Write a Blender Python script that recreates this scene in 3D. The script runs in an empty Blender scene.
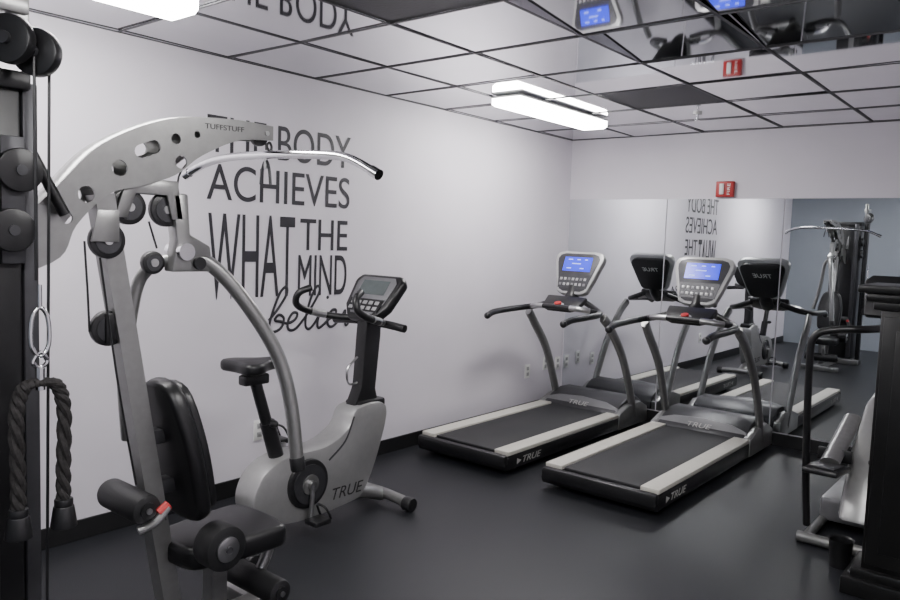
import bpy, bmesh, math, random
from mathutils import Vector, Matrix
random.seed(4)
V=Vector
# ------------------------------------------------------------------ materials
def mat(name,col,rough=.5,metal=0,emit=0,ecol=None,noise=0,nscale=20,bump=0,bscale=200,spec=.5,coat=0):
    m=bpy.data.materials.new(name); m.use_nodes=True
    nt=m.node_tree; b=nt.nodes['Principled BSDF']
    b.inputs['Base Color'].default_value=(*col,1); b.inputs['Roughness'].default_value=rough
    b.inputs['Metallic'].default_value=metal; b.inputs['Specular IOR Level'].default_value=spec
    b.inputs['Coat Weight'].default_value=coat
    if emit:
        b.inputs['Emission Color'].default_value=(*(ecol or col),1); b.inputs['Emission Strength'].default_value=emit
    if noise or bump:
        tc=nt.nodes.new('ShaderNodeTexCoord')
    if noise:
        n=nt.nodes.new('ShaderNodeTexNoise'); n.inputs['Scale'].default_value=nscale; n.inputs['Detail'].default_value=4
        nt.links.new(tc.outputs['Object'],n.inputs['Vector'])
        r=nt.nodes.new('ShaderNodeValToRGB')
        r.color_ramp.elements[0].position=.3; r.color_ramp.elements[1].position=.7
        r.color_ramp.elements[0].color=(*[c*(1-noise) for c in col],1)
        r.color_ramp.elements[1].color=(*[min(1,c*(1+noise)) for c in col],1)
        nt.links.new(n.outputs['Fac'],r.inputs['Fac']); nt.links.new(r.outputs['Color'],b.inputs['Base Color'])
    if bump:
        n2=nt.nodes.new('ShaderNodeTexNoise'); n2.inputs['Scale'].default_value=bscale; n2.inputs['Detail'].default_value=3
        nt.links.new(tc.outputs['Object'],n2.inputs['Vector'])
        bp=nt.nodes.new('ShaderNodeBump'); bp.inputs['Strength'].default_value=bump; bp.inputs['Distance'].default_value=.002
        nt.links.new(n2.outputs['Fac'],bp.inputs['Height']); nt.links.new(bp.outputs['Normal'],b.inputs['Normal'])
    return m
M={}
M['wall']=mat('wall_paint',(.74,.705,.765),.55,noise=.02,nscale=3,bump=.15,bscale=150)
M['rear']=mat('rear_wall_paint',(.24,.265,.30),.6,noise=.03,nscale=3)
M['floor']=mat('rubber_floor',(.015,.016,.019),.40,noise=.5,nscale=260,bump=.6,bscale=220,spec=.35)
M['ceil']=mat('reflective_ceiling_tile',(.80,.80,.82),.035,1,noise=.03,nscale=4)
M['grid']=mat('dark_ceiling_grid',(.06,.06,.065),.5)
M['vent']=mat('dark_vent_tile',(.015,.015,.017),.5,bump=.4,bscale=60)
M['mirror']=mat('mirror_glass',(.82,.85,.87),.004,1,noise=.01,nscale=2)
M['base']=mat('black_baseboard',(.012,.012,.013),.4,noise=.1)
M['ink']=mat('wall_lettering_vinyl',(.03,.028,.035),.5,noise=.1)
M['silver']=mat('silver_powder_coat',(.28,.28,.275),.30,.7,noise=.06,nscale=30)
M['bike']=mat('silver_plastic_shell',(.38,.38,.375),.30,.5,noise=.04,nscale=30)
M['grey']=mat('grey_plastic',(.20,.20,.21),.38,.3,noise=.06)
M['lgrey']=mat('light_grey_plastic',(.40,.40,.40),.33,.3,noise=.05)
M['cream']=mat('cream_side_rail',(.60,.58,.52),.5,noise=.05,nscale=60,bump=.3)
M['black']=mat('black_plastic',(.010,.010,.011),.36,noise=.15,nscale=40)
M['matte']=mat('black_foam',(.007,.007,.008),.55,noise=.2,nscale=60,bump=.3)
M['vinyl']=mat('black_vinyl',(.006,.006,.007),.38,noise=.1,bump=.1)
M['belt']=mat('treadmill_belt',(.018,.018,.02),.6,noise=.25,nscale=300,bump=.5,bscale=500)
M['chrome']=mat('chrome',(.75,.75,.76),.13,1,noise=.02)
M['steel']=mat('brushed_steel',(.5,.5,.5),.3,1,noise=.05)
M['rope']=mat('black_braided_rope',(.016,.014,.014),.8,noise=.6,nscale=90,bump=1,bscale=120)
M['red']=mat('red_plastic',(.42,.018,.018),.4,noise=.05)
M['white']=mat('white_plastic',(.82,.82,.80),.4,noise=.03)
M['screen']=mat('blue_screen',(.01,.02,.2),.2,0,1.5,(.015,.03,1.0),noise=.1)
M['screenw']=mat('screen_text',(.3,.4,.9),.3,0,1.2,(.25,.35,1),noise=.02)
M['lcd']=mat('lcd_screen',(.10,.12,.12),.15,noise=.1)
M['lens']=mat('light_diffuser',(1,1,1),.4,0,44,(1,.98,.97),noise=.01)
M['logo']=mat('pale_logo_print',(.50,.50,.48),.5,noise=.02)
M['dlogo']=mat('dark_logo_print',(.03,.03,.03),.5,noise=.02)
M['wood']=mat('black_lacquer',(.006,.006,.006),.3,noise=.2,nscale=12)
M['dgrey']=mat('dark_grey_metal',(.05,.05,.055),.4,.4,noise=.1)
# ------------------------------------------------------------------ geometry pieces (each returns (bmesh,mat))
def _bev(bm,b,seg=2,ang=30):
    if b:
        es=[e for e in bm.edges if len(e.link_faces)==2 and e.calc_face_angle(0)>math.radians(ang)]
        bmesh.ops.bevel(bm,geom=es,offset=b,segments=seg,affect='EDGES',profile=.5,clamp_overlap=True)
def box(c,d,m,bev=0,rot=None,seg=2):
    bm=bmesh.new(); bmesh.ops.create_cube(bm,size=1)
    bmesh.ops.scale(bm,vec=V(d),verts=bm.verts); _bev(bm,bev,seg)
    if rot: bmesh.ops.rotate(bm,cent=V((0,0,0)),matrix=rot,verts=bm.verts)
    bmesh.ops.translate(bm,vec=V(c),verts=bm.verts); return bm,m
def cyl(p1,p2,r,m,r2=None,seg=24,bev=0):
    p1=V(p1);p2=V(p2);d=p2-p1
    bm=bmesh.new(); bmesh.ops.create_cone(bm,cap_ends=True,segments=seg,radius1=r,radius2=r if r2 is None else r2,depth=d.length)
    _bev(bm,bev,2,60)
    q=d.to_track_quat('Z','Y').to_matrix().to_4x4()
    bm.transform(Matrix.Translation((p1+p2)/2)@q); return bm,m
def sph(c,r,m,seg=20):
    bm=bmesh.new(); bmesh.ops.create_uvsphere(bm,u_segments=seg,v_segments=seg//2+2,radius=1)
    r=(r,r,r) if not hasattr(r,'__len__') else r
    bmesh.ops.scale(bm,vec=V(r),verts=bm.verts); bmesh.ops.translate(bm,vec=V(c),verts=bm.verts); return bm,m
def catmull(pts,n=6,closed=False):
    P=[V(p) for p in pts]; N=len(P); out=[]
    for i in range(N if closed else N-1):
        g=(lambda k:P[k%N]) if closed else (lambda k:P[max(0,min(N-1,k))])
        a,b,c,d=g(i-1),g(i),g(i+1),g(i+2)
        for j in range(n):
            t=j/n
            out.append(.5*((2*b)+(c-a)*t+(2*a-5*b+4*c-d)*t*t+(-a+3*b-3*c+d)*t**3))
    if not closed: out.append(P[-1])
    return out
def tube(pts,r,m,seg=12,n=6,smooth=True,closed=False,rb=None,up=None):
    P=catmull(pts,n,closed) if smooth else [V(p) for p in pts]
    bm=bmesh.new(); N=len(P); rings=[]
    rr=r if callable(r) else (lambda t:r)
    t0=(P[1]-P[0]).normalized()
    nrm=V(up) if up else (V((0,0,1)) if abs(t0.z)<.9 else V((1,0,0)))
    for i in range(N):
        if closed: t=(P[(i+1)%N]-P[i-1]).normalized()
        else: t=(P[min(i+1,N-1)]-P[max(i-1,0)]).normalized()
        nrm=(nrm-t*nrm.dot(t)).normalized(); bi=t.cross(nrm)
        ra=rr(i/(N-1)); rbb=(rb if rb else ra)
        rings.append([bm.verts.new(P[i]+nrm*ra*math.cos(2*math.pi*k/seg)+bi*rbb*math.sin(2*math.pi*k/seg)) for k in range(seg)])
    for i in range(N if closed else N-1):
        A=rings[i];B=rings[(i+1)%N]
        for k in range(seg): bm.faces.new((A[k],A[(k+1)%seg],B[(k+1)%seg],B[k]))
    if not closed:
        bm.faces.new(rings[0][::-1]); bm.faces.new(rings[-1])
    return bm,m
def prism(pts,O,U,W,d0,d1,m,bev=0,seg=2,ang=30):
    O=V(O);U=V(U).normalized();W=V(W).normalized();N=U.cross(W)
    bm=bmesh.new()
    a=[bm.verts.new(O+U*p[0]+W*p[1]+N*d0) for p in pts]
    b=[bm.verts.new(O+U*p[0]+W*p[1]+N*d1) for p in pts]
    bm.faces.new(a[::-1]); bm.faces.new(b); n=len(pts)
    for i in range(n): bm.faces.new((a[i],a[(i+1)%n],b[(i+1)%n],b[i]))
    bmesh.ops.recalc_face_normals(bm,faces=bm.faces); _bev(bm,bev,seg,ang); return bm,m
def yz(pts,x0,x1,m,bev=0,ang=30):   # profile in (y,z), extruded along x
    return prism(pts,(0,0,0),(0,1,0),(0,0,1),x0,x1,m,bev,2,ang)
def curvebm(cd,mtx):
    o=bpy.data.objects.new('t',cd); bpy.context.collection.objects.link(o)
    dg=bpy.context.evaluated_depsgraph_get(); me=bpy.data.meshes.new_from_object(o.evaluated_get(dg))
    bm=bmesh.new(); bm.from_mesh(me); bm.transform(mtx)
    bpy.data.objects.remove(o); bpy.data.curves.remove(cd); bpy.data.meshes.remove(me); return bm
def basis(O,U,W):
    U=V(U).normalized();W=V(W).normalized();N=U.cross(W)
    m=Matrix((U,W,N)).transposed().to_4x4(); m.translation=V(O); return m
def holed(loops,O,U,W,half,m):
    cd=bpy.data.curves.new('c','CURVE'); cd.dimensions='2D'; cd.fill_mode='BOTH'; cd.extrude=half
    for lp in loops:
        s=cd.splines.new('POLY'); s.points.add(len(lp)-1); s.use_cyclic_u=True
        for q,p in zip(s.points,lp): q.co=(p[0],p[1],0,1)
    bm=curvebm(cd,basis(O,U,W)); bmesh.ops.remove_doubles(bm,verts=bm.verts,dist=1e-5)
    bmesh.ops.recalc_face_normals(bm,faces=bm.faces); return bm,m
def circ(cx,cy,r,n=20): return [(cx+r*math.cos(2*math.pi*i/n),cy+r*math.sin(2*math.pi*i/n)) for i in range(n)]
def text(s,O,U,W,w,h,m,depth=.001,off=0,shear=0):
    """lettering fitted to w x h, lower left corner at O"""
    cd=bpy.data.curves.new('f','FONT'); cd.body=s; cd.extrude=.01; cd.offset=off; cd.shear=shear
    bm=curvebm(cd,Matrix.Identity(4))
    xs=[v.co.x for v in bm.verts];ys=[v.co.y for v in bm.verts]
    sx=w/(max(xs)-min(xs));sy=h/(max(ys)-min(ys));x0=min(xs);y0=min(ys)
    for v in bm.verts: v.co=V(((v.co.x-x0)*sx,(v.co.y-y0)*sy,(v.co.z+.01)/.02*depth))
    bm.transform(basis(O,U,W)); return bm,m
# ------------------------------------------------------------------ objects
ORG=V((0,0,0)); THING=None
def part(name,pieces,parent='T',label=None,smooth=True):
    main=bmesh.new(); mats=[]
    for bm,m in pieces:
        mm=M[m]
        if mm not in mats: mats.append(mm)
        idx=mats.index(mm); t=bpy.data.meshes.new('t')
        if smooth:
            for f in bm.faces: f.smooth=True
        bm.to_mesh(t); bm.free(); n=len(main.faces); main.from_mesh(t); bpy.data.meshes.remove(t)
        main.faces.ensure_lookup_table()
        for f in main.faces[n:]: f.material_index=idx
    main.transform(Matrix.Translation(-ORG))
    me=bpy.data.meshes.new(name); main.to_mesh(me); main.free()
    for mm in mats: me.materials.append(mm)
    if smooth: me.set_sharp_from_angle(angle=math.radians(38))
    o=bpy.data.objects.new(name,me); bpy.context.collection.objects.link(o)
    if parent=='T': o.parent=THING
    elif parent is not None: o.parent=parent
    else: o.location=ORG
    if label: o['label']=label
    return o
def thing(name,base,label,cat,group=None):
    global ORG,THING
    ORG=V(base); THING=bpy.data.objects.new(name,None); THING.location=ORG; THING.empty_display_size=.1
    bpy.context.collection.objects.link(THING)
    THING['label']=label; THING['category']=cat
    if group: THING['group']=group
    return THING
def solo(name,base,pieces,label,cat,group=None,smooth=True):
    global ORG
    ORG=V(base); o=part(name,pieces,None,label,smooth); o['category']=cat
    if group: o['group']=group
    return o
def struct(name,pieces):
    global ORG
    ORG=V((0,0,0)); o=part(name,pieces,None,None,False); o['kind']='structure'; return o
def dup(root,name,loc):
    n=root.copy(); n.name=name; n.location=V(loc); bpy.context.collection.objects.link(n)
    def rec(a,b):
        for c in a.children:
            k=c.copy(); k.parent=b; bpy.context.collection.objects.link(k); rec(c,k)
    rec(root,n); return n

# ------------------------------------------------------------------ ROOM
RX=4.4; RY=-7.1; H=2.45
struct('floor',[box((RX/2,RY/2,-.05),(RX+.4,-RY+.4,.1),'floor')])
struct('wall_left',[box((-.1,RY/2,H/2+.02),(.2,-RY+.4,H+.04),'wall')])
struct('wall_back',[box((RX/2,.1,H/2+.02),(RX,.2,H+.04),'wall')])
struct('wall_right',[box((RX+.1,RY/2,H/2+.02),(.2,-RY+.4,H+.04),'wall')])
struct('wall_rear',[box((RX/2,RY-.1,H/2+.02),(RX,.2,H+.04),'rear')])
struct('baseboard_left',[box((.006,RY/2,.05),(.012,-RY,.1),'base',.003)])
struct('baseboard_back',[box((RX/2,-.006,.05),(RX,.012,.1),'base',.003)])
# ceiling: lay-in grid, each reflective tile sits at its own tiny tilt, a few sag
bmc=bmesh.new(); g=.61; dark=[(2,2),(2,6)]
sag={(3,4):.034,(4,4):.036,(3,5):.030,(4,5):.034,(5,4):.03}
ni=int(RX/g)+1; nj=int(-RY/g)+1
bmd=bmesh.new()
for i in range(ni):
    for j in range(nj):
        x0,x1=i*g,min((i+1)*g,RX); y1,y0=-j*g,max(-(j+1)*g,RY)
        if y0>=y1 or x0>=x1: continue
        a,b=random.uniform(-.0015,.0015),random.uniform(-.0015,.0015)
        s=sag.get((i,j),0)
        z=H-.001
        tgt=bmd if (i,j) in dark else bmc
        vs=[tgt.verts.new((x,y,z+a*(1 if x==x1 else -1)+b*(1 if y==y1 else -1)+(s if y==y0 else 0))) for x,y in ((x0,y0),(x0,y1),(x1,y1),(x1,y0))]
        tgt.faces.new(vs)
        if s:   # upstanding edges of a tilted tile
            for p,q in ((vs[0],vs[1]),(vs[3],vs[2]),(vs[0],vs[3])):
                k=[tgt.verts.new(p.co),tgt.verts.new(q.co),tgt.verts.new((q.co.x,q.co.y,H-.004)),tgt.verts.new((p.co.x,p.co.y,H-.004))]
                tgt.faces.new(k)
struct('ceiling',[(bmc,'ceil'),(bmd,'vent'),box((RX/2,RY/2,H+.10),(RX+.4,-RY+.4,.1),'grid')])
gp=[]
for i in range(ni+1):
    x=min(i*g,RX); gp.append(box((x if 0<x<RX else (.006 if x==0 else RX-.006),RY/2,H-.005),(.012,-RY,.004),'grid'))
for j in range(nj+1):
    y=max(-j*g,RY); gp.append(box((RX/2,y if RY<y<0 else (-.006 if y==0 else RY+.006),H-.005),(RX,.012,.0041),'grid'))
struct('trim_1',gp)
# mirrors
for k in range(4):
    x0=.012+k*.94; x1=x0+.932
    solo('wall_mirror',((x0+x1)/2,-.004,1.01),[box(((x0+x1)/2,-.007,1.01),(x1-x0,.006,1.80),'mirror',.001)],
      'tall frameless mirror panel fixed to the wall','mirror','mirror panels along the wall',False)
# fixtures
def fixture(name,cx,y0,y1):
    thing(name,(cx,(y0+y1)/2,H),'white rectangular fluorescent ceiling light, switched on','ceiling light','fluorescent ceiling lights')
    h=.075;w=.11
    part('fixture_housing',[box((cx,(y0+y1)/2,H-.016),(.24,y1-y0,.014),'white',.003)])
    pr=[(-w,-.022),(-w,-h+.015),(-w+.025,-h),(w-.025,-h),(w,-h+.015),(w,-.022)]
    part('diffuser',[prism(pr,(cx,y0,H),(1,0,0),(0,0,1),0,-(y1-y0),'lens')])
fixture('ceiling_light',.74,-2.10,-.95)
fixture('ceiling_light',.74,-5.6,-4.37)
fixture('ceiling_light',2.9,-4.75,-3.55)  # added fixture, kept out of view, brightens the right part of the room
fixture('ceiling_light',2.9,-6.9,-5.7)  # unseen extra fixture behind the camera, added to lift the room light
# ------------------------------------------------------------------ WALL LETTERING
WU=(0,1,0);WW=(0,0,1)
def words(name,s,y0,y1,z0,z1,label,off=0):
    solo(name,(.0,(y0+y1)/2,z0),[text(s,(.0015,y0,z0),WU,WW,y1-y0,z1-z0,'ink',.002,off)],label,'wall lettering','motivational wall lettering',False)
words('wall_lettering','THE BODY',-3.78,-2.745,1.935,2.135,'black vinyl words THE BODY on the white wall')
words('wall_lettering','ACHIEVES',-3.78,-2.745,1.682,1.877,'black vinyl word ACHIEVES on the white wall')
words('wall_lettering','WHAT',-3.77,-3.18,1.137,1.613,'tall black vinyl word WHAT on the white wall')
words('wall_lettering','THE',-3.14,-2.755,1.415,1.605,'small black vinyl word THE beside WHAT')
words('wall_lettering','MIND',-3.15,-2.755,1.135,1.385,'black vinyl word MIND beside WHAT')
ORG=V((0,0,0))
scr=[(0,.07),(.035,.14),(.06,.22),(.05,.265),(.025,.23),(.01,.12),(.01,.03),(.035,0),(.07,.02),(.075,.075),(.045,.1),(.03,.07),(.06,.06),(.10,.045),
 (.135,.065),(.14,.1),(.115,.105),(.1,.06),(.11,.01),(.145,.005),(.18,.06),(.215,.15),(.235,.23),(.22,.265),(.2,.22),(.19,.1),(.2,.02),(.225,.0),(.25,.04),(.265,.1),(.262,.04),(.275,.0),(.3,.02),(.325,.05),
 (.355,.07),(.355,.105),(.33,.105),(.315,.06),(.33,.01),(.36,.005),(.395,.06),(.41,.1),(.42,.05),(.435,.0),(.46,.05),(.475,.1),(.49,.085),(.52,.06),
 (.55,.08),(.545,.11),(.52,.1),(.51,.05),(.525,.01),(.56,.01),(.6,.07),(.62,.11),(.63,.06),(.62,.01),(.59,.0)]
sp=[tube([(.003,-3.38+1.45*(a+.18*b),.93+b*1.0) for a,b in scr],lambda t:.0026,'ink',8,5,rb=.009,up=(1,0,0)),
    sph((.002,-2.91,1.12),(.003,.011,.011),'ink')]
solo('wall_lettering',(0,-3,.965),sp,'flowing black script word believes on the white wall','wall lettering','motivational wall lettering')
# outlets
def outlet(y,z,lab):
    solo('wall_outlet',(0,y,z),[box((.004,y,z),(.008,.075,.12),'white',.003),box((.009,y,z+.025),(.004,.035,.03),'lgrey',.002),box((.009,y,z-.025),(.004,.035,.03),'lgrey',.002)],lab,'electrical outlet','wall outlets')
outlet(-.588,.38,'white electrical outlet plate low on the wall')
outlet(-.30,.42,'white electrical outlet plate low on the wall')
outlet(-.09,.40,'white electrical outlet plate low on the wall')
outlet(-3.42,.357,'white electrical outlet plate low on the wall')
# fire alarm
thing('fire_alarm',(1.43,0,1.98),'small red fire alarm strobe above the mirror','fire alarm')
part('alarm_body',[box((1.43,-.02,1.985),(.14,.04,.125),'red',.006)])
part('strobe_lens',[box((1.41,-.046,1.985),(.035,.014,.085),'white',.005)])
part('lettering',[text('FIRE',(1.475,-.041,1.94),(0,0,1),(-1,0,0),.09,.022,'white',.001)])
# ceiling sprinkler
solo('sprinkler_head',(1.52,-.9,H),[cyl((1.52,-.9,H-.012),(1.52,-.9,H+.001),.03,'white'),cyl((1.52,-.9,H-.05),(1.52,-.9,H-.01),.008,'chrome'),cyl((1.52,-.9,H-.055),(1.52,-.9,H-.05),.018,'chrome')],'small ceiling sprinkler head','sprinkler')

# ------------------------------------------------------------------ TREADMILL
def treadmill(cx):
    t=thing('treadmill',(cx,-1.15,0),'silver and black treadmill facing the mirror, blue screen lit','treadmill','two treadmills by the mirror')
    X=lambda a:cx+a
    part('base_frame',[yz([(-2.17,.035),(-2.19,.07),(-2.17,.115),(-2.05,.13),(-.15,.13),(-.12,.03)],X(-.375),X(.375),'black',.006),
        cyl((X(-.3),-2.0,.0),(X(-.3),-2.0,.04),.03,'black'),cyl((X(.3),-2.0,.0),(X(.3),-2.0,.04),.03,'black'),
        cyl((X(-.3),-.35,.0),(X(-.3),-.35,.04),.03,'black'),cyl((X(.3),-.35,.0),(X(.3),-.35,.04),.03,'black')])
    part('walking_belt',[box((X(0),-1.33,.138),(.50,1.60,.02),'belt',.006)],label='black textured running belt')
    for s in (-1,1):
        part('side_rail',[box((X(.315*s),-1.335,.143),(.115,1.62,.028),'cream',.006)],label='pale cream side rail')
    part('rear_cap',[box((X(0),-2.165,.10),(.75,.055,.075),'black',.018)])
    prof=[(-.62,.14),(-.60,.165),(-.50,.215),(-.36,.255),(-.22,.25),(-.12,.20),(-.09,.12),(-.10,.05),(-.60,.05)]
    part('motor_hood',[yz(prof,X(-.33),X(.33),'dgrey',.012)])
    part('hood_trim',[prism([(-.375,.03),(-.375,.14),(-.33,.19),(-.22,.225),(0,.24),(.22,.225),(.33,.19),(.375,.14),(.375,.03)],(X(0),-.585,0),(1,0,0),(0,.35,1),0,.05,'grey',.008),
        yz([(-.62,.03),(-.62,.16),(-.45,.21),(-.25,.22),(-.11,.16),(-.10,.03)],X(-.385),X(-.325),'silver',.012),
        yz([(-.62,.03),(-.62,.16),(-.45,.21),(-.25,.22),(-.11,.16),(-.10,.03)],X(.325),X(.385),'silver',.012)])
    part('logo',[text('TRUE',(X(-.09),-.607,.175),(1,0,0),(0,.35,1),.18,.036,'logo',.0015,0,.3)])
    part('logo',[text('TRUE',(X(.376),-1.98,.06),(0,1,0),(0,0,1),.22,.042,'logo',.0015,.0,.3),
        prism([(0,0),(.05,.02),(0,.04)],(X(.376),-2.05,.06),(0,1,0),(0,0,1),0,.0015,'logo')])
    for s in (-1,1):
        part('upright',[tube([(X(.365*s),-.33,.10),(X(.365*s),-.42,.32),(X(.36*s),-.58,.62),(X(.355*s),-.80,.86),(X(.34*s),-.90,.95)],.042,'silver',16,8,rb=.026,up=(0,1,0))])
        part('handrail',[tube([(X(.335*s),-1.47,.94),(X(.345*s),-1.38,.963),(X(.355*s),-1.18,.972),(X(.345*s),-.98,.98),(X(.26*s),-.86,1.0),(X(.12*s),-.80,1.05)],.024,'black',14,7),
            sph((X(.335*s),-1.475,.94),.026,'black')])
    part('heart_rate_bar',[tube([(X(-.30),-.93,.99),(X(-.20),-1.02,1.01),(X(-.08),-1.03,1.015),(X(.08),-1.03,1.015),(X(.20),-1.02,1.01),(X(.30),-.93,.99)],.019,'black',12),
        tube([(X(-.26),-.97,1.0),(X(-.20),-1.02,1.01),(X(-.12),-1.03,1.014)],.0215,'steel',12),
        tube([(X(.26),-.97,1.0),(X(.20),-1.02,1.01),(X(.12),-1.03,1.014)],.0215,'steel',12)])
    up=V((0,.42,1)).normalized()
    part('control_pod',[prism([(-.16,-.09),(-.10,-.12),(.10,-.12),(.16,-.09),(.18,.05),(-.18,.05)],(X(0),-.90,1.05),(1,0,0),(0,.8,.5),-.02,.025,'black',.015)])
    part('stop_button',[cyl((X(0),-1.0,1.02),(X(0),-1.012,1.05),.028,'red',bev=.004),cyl((X(0),-.997,1.013),(X(0),-1.003,1.035),.043,'lgrey',bev=.004)],label='round red stop button')
    O=(X(0),-.79,1.125)
    outl=[(-.135,-.01),(-.09,-.03),(.09,-.03),(.135,-.01),(.165,.08),(.215,.25),(.22,.29),(.20,.325),(.15,.34),(-.15,.34),(-.20,.325),(-.22,.29),(-.215,.25),(-.165,.08)]
    c=part('console',[prism(outl,O,(1,0,0),up,-.03,.03,'lgrey',.012),
        prism([(p[0]*.86,p[1]*.86+.02) for p in outl],O,(1,0,0),up,-.07,-.02,'black',.02),
        prism([(p[0]*.86,.155+(p[1]-.155)*.88) for p in outl],O,(1,0,0),up,.028,.033,'dgrey',.003),
        tube([(X(0),-.88,1.02),(X(0),-.80,1.08),(X(0),-.76,1.16)],.055,'black',12)])
    part('screen',[prism([(-.125,.165),(.125,.165),(.125,.285),(-.125,.285)],O,(1,0,0),up,.033,.036,'screen')],c,'lit blue display')
    part('screen_readout',[prism([(a,b),(a+w,b),(a+w,b+.008),(a,b+.008)],O,(1,0,0),up,.035,.037,'screenw') for a,b,w in ((-.09,.26,.04),(-.01,.26,.03),(.06,.26,.025),(-.05,.225,.08),(-.09,.185,.04),(.03,.185,.035))],c)
    ks=[prism([(-.13,.02),(.13,.02),(.15,.135),(-.15,.135)],O,(1,0,0),up,.032,.034,'dgrey')]
    for a in range(7):
        for b in range(2): ks.append(prism([(-.125+a*.036,.04+b*.045),(-.103+a*.036,.04+b*.045),(-.103+a*.036,.062+b*.045),(-.125+a*.036,.062+b*.045)],O,(1,0,0),up,.033,.037,'lgrey' if (a+b)%3 else 'grey',.002))
    part('keypad',ks,c)
    N=V((1,0,0)).cross(up)
    part('logo',[text('TRUE',V(O)+V((.08,0,0))+up*.19-N*.0705,(-1,0,0),up,.16,.036,'logo',.0015,0,.3)],c,'pale logo on the back of the console')
    return t
t1=treadmill(.535)
t2=dup(t1,'treadmill',(1.56,-1.15,0))
# ------------------------------------------------------------------ EXERCISE BIKE
bx=.66
thing('exercise_bike',(bx,-3.5,0),'silver and black upright exercise bike beside the lettered wall','exercise bike')
body=[(-3.11,.585),(-3.33,.60),(-3.40,.50),(-3.55,.435),(-3.78,.43),(-3.93,.37),(-3.99,.24),(-3.93,.13),(-3.72,.08),(-3.40,.09),(-3.27,.13),(-3.16,.34)]
part('shroud',[yz([(p.x,p.y) for p in catmull([V((a,b,0)) for a,b in body],4,True)],bx-.08,bx+.08,'bike',.018,20)])
part('shroud_stripe',[tube([(bx+.082,-3.36,.56),(bx+.083,-3.42,.44),(bx+.083,-3.53,.36)],.0025,'dgrey',8,6,rb=.006,up=(1,0,0))])
cy=-3.67
part('crank_cover',[cyl((bx-.10,cy,.27),(bx+.10,cy,.27),.125,'black',seg=40,bev=.01),cyl((bx+.10,cy,.27),(bx+.106,cy,.27),.10,'dgrey',seg=40),cyl((bx+.10,cy,.27),(bx+.112,cy,.27),.05,'silver',seg=30)])
part('logo',[text('TRUE',(bx+.081,-3.50,.14),(0,1,0),(0,0,1),.22,.06,'dlogo',.001,0,.3)])
for s,dy,dz in ((1,-.01,-.15),(-1,.01,.15)):
    part('pedal',[cyl((bx+s*.10,cy,.27),(bx+s*.135,cy,.27),.022,'steel'),
      tube([(bx+s*.125,cy,.27),(bx+s*.125,cy+dy*1.1,.27+dz*1.1)],.013,'steel',10,2),
      box((bx+s*.18,cy+dy*1.1,.27+dz*1.1),(.09,.10,.025),'black',.006),
      tube([(bx+s*.14,cy+.05+dy*1.1,.28+dz*1.1),(bx+s*.15,cy+.02+dy*1.1,.34+dz*1.1),(bx+s*.21,cy+.02+dy*1.1,.34+dz*1.1),(bx+s*.22,cy+.05+dy*1.1,.28+dz*1.1)],.006,'black',8)])
part('frame_leg',[tube([(bx,-3.45,.12),(bx,-3.25,.11),(bx,-3.06,.05)],.04,'silver',14,6,rb=.05,up=(0,0,1))])
part('frame_leg',[tube([(bx,-3.75,.12),(bx,-3.95,.09),(bx,-4.10,.05)],.04,'silver',14,6,rb=.05,up=(0,0,1))])
for nm,yy in (('front_stabilizer',-3.06),('rear_stabilizer',-4.10)):
    part(nm,[tube([(bx-.24,yy,.045),(bx,yy,.06),(bx+.24,yy,.045)],.03,'silver',14,6),
      cyl((bx-.28,yy,.042),(bx-.22,yy,.042),.04,'black',bev=.008),cyl((bx+.19,yy,.042),(bx+.25,yy,.042),.04,'black',bev=.008)])
part('seat_post',[tube([(bx,-3.80,.40),(bx,-3.93,.80)],.028,'black',14,2),tube([(bx,-3.79,.38),(bx,-3.86,.60)],.038,'black',14,2),sph((bx+.05,-3.86,.60),(.03,.02,.02),'black'),box((bx,-3.94,.82),(.06,.14,.05),'black',.01)])
seat=[( -.13,0),(-.14,.09),(-.11,.125),(-.05,.12),(.03,.06),(.12,.03),(.145,0)]
so=[(a,b) for a,b in seat]+[(a,-b) for a,b in seat[-2:0:-1]]
so=[(p.x,p.y) for p in catmull([V((a,b,0)) for a,b in so],4,True)]
part('saddle',[prism(so,(bx,-3.92,.86),(0,1,0),(-1,0,0),0,.055,'vinyl',.02,3,30)])
part('mast',[yz([(-3.34,.55),(-3.12,.55),(-3.16,.68),(-3.13,.98),(-3.13,1.10),(-3.24,1.10),(-3.25,.98),(-3.27,.70)],bx-.04,bx+.04,'black',.012),box((bx,-3.2,.60),(.12,.20,.05),'black',.015)])
part('bottle_holder',[tube([(bx+.0,-3.26,.72),(bx+.0,-3.33,.72),(bx,-3.34,.80),(bx,-3.27,.86)],.006,'steel',8)])
up=V((0,.75,1)).normalized(); O=(bx,-3.22,1.10)
ol=[(-.10,-.05),(.10,-.05),(.16,.03),(.185,.20),(.15,.24),(-.15,.24),(-.185,.20),(-.16,.03)]
c=part('console',[prism(ol,O,(1,0,0),up,-.035,.025,'black',.018),prism([(p[0]*.8,.1+(p[1]-.1)*.82) for p in ol],O,(1,0,0),up,.024,.03,'grey',.004)])
part('screen',[prism([(-.10,.10),(.10,.10),(.10,.19),(-.10,.19)],O,(1,0,0),up,.03,.033,'lcd')],c)
part('keypad',[prism([(-.115,-.01),(.115,-.01),(.13,.07),(-.13,.07)],O,(1,0,0),up,.029,.032,'black')]+[prism([(-.11+i*.045,.0+j*.035),(-.08+i*.045,.0+j*.035),(-.08+i*.045,.022+j*.035),(-.11+i*.045,.022+j*.035)],O,(1,0,0),up,.03,.034,'lgrey',.002) for i in range(5) for j in range(2)],c)
hb=[]
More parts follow.
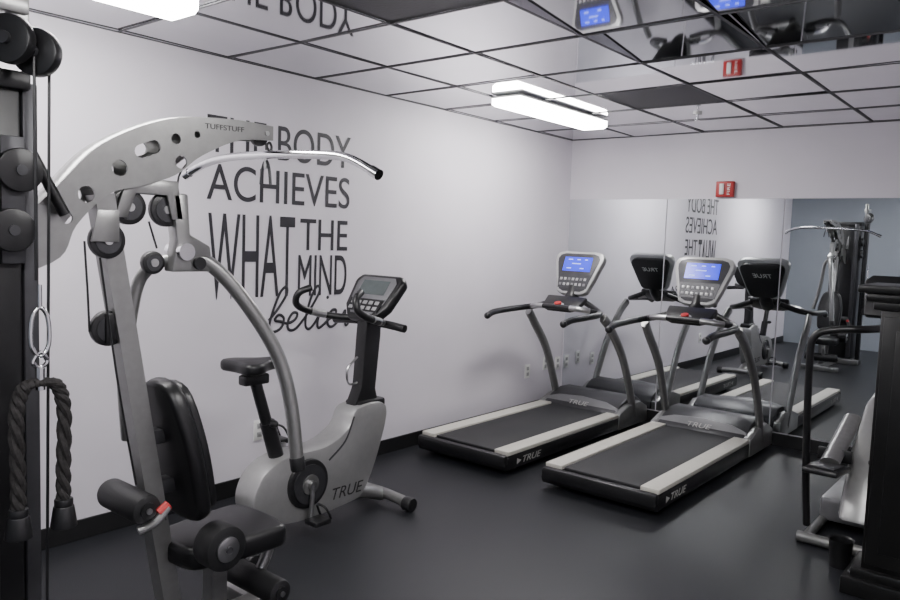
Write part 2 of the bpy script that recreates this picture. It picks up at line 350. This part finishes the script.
for s in (-1,1):
    hb.append(tube([(bx,-3.20,1.06),(bx+s*.12,-3.22,1.06),(bx+s*.20,-3.30,1.07),(bx+s*.24,-3.42,1.10),(bx+s*.24,-3.50,1.14),(bx+s*.22,-3.50,1.20),(bx+s*.19,-3.44,1.23)],.019,'black',12,6))
    hb.append(tube([(bx+s*.08,-3.20,1.05),(bx+s*.18,-3.20,1.045),(bx+s*.27,-3.19,1.035)],.022,'black',12,4))
part('handlebar',hb)
for s in (1,-1): part('heart_rate_grip',[tube([(bx+s*.21,-3.32,1.075),(bx+s*.235,-3.40,1.095)],.021,'steel',12,2)])
# ------------------------------------------------------------------ MULTI GYM
gx=1.2
gym=thing('multi_gym',(gx,-4.8,0),'silver home multi-gym with arched beam, pulleys, black pads and weight tower','multi gym')
def arcpts(pts,n=5): return [(p.x,p.y) for p in catmull([V((a,b,0)) for a,b in pts],n)]
top=arcpts([(-5.22,1.50),(-5.09,1.63),(-4.95,1.775),(-4.73,1.882),(-4.5,1.915),(-4.30,1.915)])
bot=arcpts([(-4.30,1.862),(-4.45,1.845),(-4.60,1.775),(-4.70,1.70),(-4.82,1.655),(-4.93,1.62),(-5.03,1.52),(-5.08,1.42),(-5.22,1.36)])
def slot(cx_,cy_,l,r,a,n=8):
    o=[]
    for k in range(n+1):
        t=-math.pi/2+math.pi*k/n; o.append((l/2+r*math.cos(t),r*math.sin(t)))
    for k in range(n+1):
        t=math.pi/2+math.pi*k/n; o.append((-l/2+r*math.cos(t),r*math.sin(t)))
    return [(cx_+x*math.cos(a)-y*math.sin(a),cy_+x*math.sin(a)+y*math.cos(a)) for x,y in o]
holes=[slot(-4.80,1.775,.05,.022,.4),circ(-4.70,1.82,.018),circ(-4.895,1.705,.026),circ(-5.0,1.615,.026),circ(-4.62,1.845,.012,14),circ(-4.68,1.745,.022),circ(-5.06,1.54,.018)]
bp=[]
for xx in (gx-.045,gx+.045): bp.append(holed([top+bot]+holes,(xx,0,0),(0,1,0),(0,0,1),.004,'silver'))
bp.append(tube([(gx,a,b-.008) for a,b in top],.012,'silver',8,1,smooth=False,rb=.045,up=(0,0,1)))
part('arched_beam',bp,label='arched silver beam with round cut-outs')
part('lettering',[text('TUFFSTUFF',(gx+.0495,-4.59,1.870),(0,1,.04),(0,-.04,1),.16,.018,'dlogo',.001)])
part('upright',[tube([(gx,-4.668,.05),(gx,-4.80,.83),(gx,-4.935,1.62)],.046,'silver',4,1,smooth=False,rb=.042,up=(.7,.7,0))])
for (y,z,r,dx) in ((-4.842,1.584,.058,0),(-4.71,1.582,.058,0),(-4.929,1.474,.058,.03),(-4.911,1.188,.058,.0),(-4.74,1.40,.04,-.03)):
    part('pulley',[cyl((gx+dx-.013,y,z),(gx+dx+.013,y,z),r,'black',seg=32,bev=.004),cyl((gx+dx+.013,y,z),(gx+dx+.016,y,z),r*.72,'dgrey',seg=32),cyl((gx+dx-.02,y,z),(gx+dx+.02,y,z),.014,'steel')])
for dx in (-.03,.022):
    part('pulley_bracket',[yz([(-4.90,1.55),(-4.86,1.68),(-4.68,1.68),(-4.66,1.55),(-4.70,1.55),(-4.72,1.63),(-4.83,1.63),(-4.86,1.55)],gx+dx,gx+dx+.008,'silver',.002)])
part('pulley_bracket',[yz([(-4.99,1.47),(-4.97,1.57),(-4.90,1.57),(-4.90,1.47)],gx+.05,gx+.058,'silver',.002)])
part('pulley_bracket',[box((gx,-4.912,1.188),(.05,.03,.10),'black',.004)])
for pts in ([(gx,-4.985,1.47),(gx,-4.975,1.3),(gx,-4.97,1.18)],[(gx,-4.85,1.19),(gx,-4.80,.9),(gx+.03,-4.72,.5)],
    [(gx,-4.66,1.6),(gx,-4.65,1.72),(gx,-4.5,1.84),(gx,-4.33,1.88),(gx,-4.30,1.86),(gx,-4.295,1.83)],[(gx,-4.77,1.54),(gx,-4.74,1.45)],[(gx+.05,-4.96,1.42),(gx+.05,-4.90,1.0),(gx+.05,-4.84,.66)]):
    part('cable',[tube(pts,.0035,'black',6)])
part('beam_tip_pulley',[cyl((gx-.012,-4.33,1.875),(gx+.012,-4.33,1.875),.035,'black',seg=28,bev=.003),cyl((gx-.055,-4.33,1.885),(gx+.055,-4.33,1.885),.009,'steel')])
part('press_arm_bracket',[yz([(-4.70,1.64),(-4.64,1.64),(-4.63,1.50),(-4.55,1.46),(-4.54,1.37),(-4.70,1.37),(-4.68,1.48)],gx-.03,gx+.03,'silver',.008),cyl((gx-.05,-4.655,1.44),(gx+.05,-4.655,1.44),.03,'chrome'),
   cyl((gx-.04,-4.60,1.40),(gx+.045,-4.60,1.40),.022,'black')])
part('press_arm',[tube([(gx,-4.653,1.41),(gx+.01,-4.554,1.403),(gx+.05,-4.44,1.283),(gx+.10,-4.314,1.073),(gx+.13,-4.262,.877),(gx+.15,-4.24,.641)],.027,'silver',16,8),
    tube([(gx,-4.653,1.41),(gx-.05,-4.70,1.40),(gx-.10,-4.745,1.34),(gx-.12,-4.77,1.20),(gx-.15,-4.78,1.0),(gx-.20,-4.74,.75)],.022,'silver',16,8)])
part('grip',[cyl((gx+.15,-4.242,.655),(gx+.155,-4.235,.60),.029,'matte',bev=.006)],label='black foam grip')
# tower
part('weight_tower',[box((gx+.02,-5.39,.95),(.34,.30,1.86),'black',.012),box((gx+.02,-5.39,1.9),(.38,.34,.05),'black',.008),box((gx+.02,-5.39,.04),(.42,.40,.08),'dgrey',.01),
   box((gx+.16,-5.215,1.0),(.05,.04,1.8),'dgrey',.006),box((gx+.19,-5.39,1.0),(.006,.16,1.6),'dgrey',.002)])
part('cable_column',[box((gx+.25,-5.37,1.05),(.05,.07,2.10),'black',.008),box((gx+.25,-5.33,2.08),(.06,.16,.05),'silver',.008),box((gx+.25,-5.27,2.06),(.035,.05,.22),'silver',.008),
   box((gx+.25,-5.30,.03),(.10,.20,.06),'dgrey',.01)])
for yy,zz in ((-5.235,1.965),(-5.30,1.985)):
    part('pulley',[cyl((gx+.29,yy-.014,zz),(gx+.27,yy+.014,zz),.062,'black',seg=32,bev=.005),cyl((gx+.295,yy-.024,zz),(gx+.265,yy+.024,zz),.016,'dgrey')])
for yy,zz in ((-5.26,1.66),(-5.28,1.50)):
    part('guide_pulley',[cyl((gx+.215,yy,zz),(gx+.24,yy,zz),.058,'black',seg=32,bev=.004),cyl((gx+.21,yy,zz),(gx+.246,yy,zz),.014,'dgrey')])
part('guide_bracket',[box((gx+.205,-5.27,1.58),(.014,.06,.34),'dgrey',.003)])
part('shock_strut',[tube([(gx+.08,-5.17,1.72),(gx+.08,-5.08,1.55)],.016,'black',12,2)])
for pts in ([(gx+.30,-5.25,1.95),(gx+.30,-5.25,1.37)],[(gx+.27,-5.20,1.95),(gx+.27,-5.22,.2)]): part('cable',[tube(pts,.004,'black',6,2)])
# base
part('base_frame',[box((gx,-4.85,.04),(.075,1.1,.07),'silver',.008),box((gx,-4.30,.035),(.50,.07,.06),'silver',.008),box((gx,-5.20,.04),(.6,.08,.07),'silver',.008)])
part('seat_post',[tube([(gx,-4.50,.05),(gx,-4.50,.36)],.045,'silver',4,2,smooth=False,up=(.7,.7,0)),tube([(gx,-4.70,.38),(gx,-4.38,.34)],.03,'silver',8,2)])
ss=[(p.x,p.y) for p in catmull([V((a,b,0)) for a,b in [(-.20,-.10),(-.20,.10),(-.10,.15),(.10,.17),(.19,.15),(.21,0),(.19,-.15),(.1,-.17),(-.1,-.15)]],4,True)]
part('seat',[prism(ss,(gx+.03,-4.50,.335),(0,1,0),(-1,0,0),0,.085,'vinyl',.025,3,30)],label='black vinyl padded seat')
bs=[(p.x,p.y) for p in catmull([V((a,b,0)) for a,b in [(-.10,0),(-.14,.12),(-.14,.32),(-.08,.49),(.08,.49),(.14,.32),(.14,.12),(.10,0)]],4,True)]
part('back_pad',[prism(bs,(gx+.02,-4.60,.51),(1,0,0),(0,-.22,1),0,.06,'vinyl',.02,3,30),prism([(a*.9,.245+(b-.245)*.92) for a,b in bs],(gx+.02,-4.60,.51),(1,0,0),(0,-.22,1),-.03,.0,'black',.01,2,30),
   box((gx,-4.72,.80),(.06,.12,.05),'dgrey',.006),box((gx,-4.70,.62),(.06,.14,.05),'dgrey',.006)],label='tall black vinyl back pad')
part('pivot_hub',[cyl((gx+.16,-4.62,.43),(gx+.255,-4.62,.43),.080,'matte',seg=32,bev=.012),cyl((gx+.255,-4.62,.43),(gx+.262,-4.62,.43),.044,'steel',seg=30,bev=.002),cyl((gx+.262,-4.62,.43),(gx+.27,-4.62,.43),.012,'dgrey')],label='black hub with steel cap')
part('leg_lever',[tube([(gx+.06,-4.38,.35),(gx+.06,-4.30,.29),(gx+.06,-4.36,.17)],.022,'silver',10)])
for (y,z,x0,x1) in ((-4.36,.17,-.16,.22),(-4.88,.62,-.05,.2)):
    part('foam_roller',[cyl((gx+x0,y,z),(gx+x1,y,z),.050,'matte',seg=28,bev=.014),cyl((gx+x1-.002,y,z),(gx+x1+.008,y,z),.026,'black',seg=20),cyl((gx+x1,y,z),(gx+x1+.013,y,z),.01,'steel',seg=16)])
part('lever_handle',[tube([(gx+.205,-4.915,.565),(gx+.215,-4.87,.58),(gx+.21,-4.82,.62)],.013,'steel',10,rb=.02),tube([(gx+.21,-4.85,.605),(gx+.21,-4.815,.625)],.017,'red',10,2)],label='steel lever handle with a red tip')
# lat bar
thing('lat_pulldown_bar',(1.2,-4.295,1.83),'chrome pulldown bar with bent ends hanging from the arched beam','pulldown bar')
part('bar',[tube([(.70,-4.33,1.745),(.80,-4.305,1.79),(.95,-4.295,1.812),(1.2,-4.295,1.812),(1.5,-4.295,1.80),(1.66,-4.295,1.782),(1.80,-4.295,1.725)],.0155,'chrome',16,7),
   cyl((1.775,-4.295,1.737),(1.81,-4.295,1.721),.019,'chrome'),cyl((.695,-4.332,1.742),(.72,-4.325,1.755),.019,'chrome')])
part('clip',[tube([(1.2,-4.275,1.825),(1.2,-4.27,1.845),(1.2,-4.28,1.86),(1.2,-4.292,1.845)],.005,'black',8,5,closed=True),cyl((1.2,-4.295,1.76),(1.2,-4.295,1.82),.008,'steel'),
   tube([(1.17,-4.295,1.70),(1.18,-4.295,1.76),(1.2,-4.295,1.79),(1.22,-4.295,1.76),(1.23,-4.295,1.70)],.006,'dgrey',8)])
# triceps rope
rx,ry=1.52,-5.25
thing('triceps_rope',(rx,ry,1.1),'black braided rope attachment with rubber ends on a steel snap hook','rope attachment')
part('snap_hook',[tube([(rx,ry,1.17),(rx,ry+.022,1.20),(rx,ry+.02,1.27),(rx,ry,1.30),(rx,ry-.02,1.27),(rx,ry-.022,1.20)],.006,'chrome',10,6,closed=True),cyl((rx,ry,1.30),(rx,ry,1.36),.006,'chrome'),
   tube([(rx,ry,1.14),(rx,ry+.018,1.155),(rx,ry,1.18),(rx,ry-.018,1.155)],.006,'chrome',8,5,closed=True),cyl((rx,ry,1.08),(rx,ry,1.14),.012,'chrome')])
def rope(side):
    ps=catmull([(rx,ry,1.10),(rx,ry+side*.04,1.09),(rx,ry+side*.06,1.02),(rx,ry+side*.058,.86),(rx,ry+side*.058,.75)],10)
    out=[]
    for k in range(3):
        q=[]
        for i,p in enumerate(ps):
            a=i*.62+k*2*math.pi/3
            q.append(p+V((math.cos(a)*.0095,math.sin(a)*.0095,0)))
        out.append(tube(q,.011,'rope',8,1,smooth=False))
    return out
part('rope',rope(1)+rope(-1))
for s in (1,-1): part('rubber_end',[cyl((rx,ry+s*.058,.77),(rx,ry+s*.058,.745),.024,'black',bev=.004),cyl((rx,ry+s*.058,.75),(rx,ry+s*.058,.69),.026,'black',r2=.035,bev=.004)])
# ------------------------------------------------------------------ STEPPER
sx=2.85
thing('stepper_machine',(sx,-1.5,0),'silver and black stepper machine with pedals and tubular handrails','stepper machine')
part('base_frame',[tube([(sx-.20,-1.93,.03),(sx-.20,-1.0,.03)],.025,'silver',10,2),tube([(sx+.20,-1.93,.03),(sx+.20,-1.0,.03)],.025,'silver',10,2),
  tube([(sx-.24,-1.93,.03),(sx+.24,-1.93,.03)],.028,'silver',12,2),tube([(sx-.24,-1.0,.03),(sx+.24,-1.0,.03)],.028,'black',12,2),box((sx,-1.3,.1),(.44,.6,.14),'grey',.03)])
part('shroud',[yz([(-1.75,.10),(-1.55,.42),(-1.2,.66),(-.95,.70),(-.90,.10)],sx-.10,sx+.10,'bike',.03)])
for s,dz in ((-1,0),(1,.10)):
    part('pedal',[tube([(sx+s*.15,-1.25,.56+dz),(sx+s*.15,-1.75,.40+dz)],.03,'silver',12,2,rb=.05,up=(0,0,1)),
      box((sx+s*.15,-1.80,.375+dz),(.17,.34,.03),'black',.01,Matrix.Rotation(-.12,3,'X')),box((sx+s*.15,-1.82,.40+dz),(.13,.22,.012),'dgrey',.004,Matrix.Rotation(-.12,3,'X')),
      box((sx+s*.15,-1.64,.42+dz),(.17,.02,.07),'black',.006)])
part('handrail',[tube([(sx-.24,-1.75,.04),(sx-.24,-1.86,.40),(sx-.24,-1.94,.95),(sx-.22,-1.95,1.09),(sx-.12,-1.93,1.13),(sx+.0,-1.88,1.14),(sx+.06,-1.6,1.14),(sx+.04,-1.2,1.16),(sx+.03,-1.1,1.15)],.019,'black',14,7),
  tube([(sx+.22,-1.3,.06),(sx+.24,-1.45,.6),(sx+.24,-1.62,1.05),(sx+.2,-1.6,1.12),(sx+.14,-1.3,1.15),(sx+.02,-1.12,1.15)],.019,'black',14,7)])
part('mast',[tube([(sx,-1.05,.6),(sx,-1.05,.9),(sx,-1.12,1.18)],.035,'silver',14,5)])
part('console',[prism([(-.15,0),(.15,0),(.18,.22),(.14,.26),(-.14,.26),(-.18,.22)],(sx,-1.16,1.15),(1,0,0),(0,.5,1),-.025,.025,'black',.012),prism([(-.1,.1),(.1,.1),(.1,.2),(-.1,.2)],(sx,-1.16,1.15),(1,0,0),(0,.5,1),.025,.028,'lcd')])
# ------------------------------------------------------------------ CABINET
thing('display_cabinet',(3.4,-2.24,0),'tall glossy black cabinet with moulded top and plinth','cabinet')
cx2=3.39; yc=-2.24
part('body',[box((cx2,yc,.70),(.80,.30,1.28),'wood',.006)])
part('top',[box((cx2,yc,1.365),(.98,.40,.035),'wood',.008),box((cx2,yc,1.33),(.92,.37,.04),'wood',.012),box((cx2,yc,1.295),(.86,.34,.04),'wood',.008)])
part('plinth',[box((cx2,yc,.04),(.94,.39,.08),'wood',.008),box((cx2,yc,.10),(.88,.35,.05),'wood',.015)])
for dx in (-.2,.2):
    d=part('door',[box((cx2+dx,yc-.155,.70),(.37,.018,1.10),'wood',.004),box((cx2+dx,yc-.165,.70),(.27,.008,.98),'wood',.003)])
    part('knob',[sph((cx2+dx*.3,yc-.178,.75),.013,'steel')],d)
thing('waste_bin',(2.855,-2.12,0),'small round black waste bin on the rubber floor','waste bin')
bn=bmesh.new(); seg=28; prof=[(.045,.0),(.055,.13),(.058,.135),(.052,.13),(.042,.01)]
rings=[[bn.verts.new((2.855+r*math.cos(2*math.pi*k/seg),-2.12+r*math.sin(2*math.pi*k/seg),z)) for k in range(seg)] for r,z in prof]
for a,b in zip(rings,rings[1:]):
    for k in range(seg): bn.faces.new((a[k],a[(k+1)%seg],b[(k+1)%seg],b[k]))
bn.faces.new(rings[0][::-1]); bn.faces.new(rings[-1])
part('bin_shell',[(bn,'black')])
# ------------------------------------------------------------------ CAMERA / WORLD
cam=bpy.data.cameras.new('camera'); co=bpy.data.objects.new('camera',cam); bpy.context.collection.objects.link(co)
cam.lens=30.2; cam.sensor_width=36
R=Matrix(((.7714,-.0794,.6313),(.6353,.0409,-.7712),(.0355,.996,.082))).to_quaternion().to_matrix().to_4x4()
R.translation=V((3.609,-6.097,1.521)); co.matrix_world=R
cam.clip_start=.05
bpy.context.scene.camera=co
w=bpy.data.worlds.new('world'); bpy.context.scene.world=w; w.use_nodes=True
w.node_tree.nodes['Background'].inputs[0].default_value=(.5,.5,.55,1); w.node_tree.nodes['Background'].inputs[1].default_value=.3
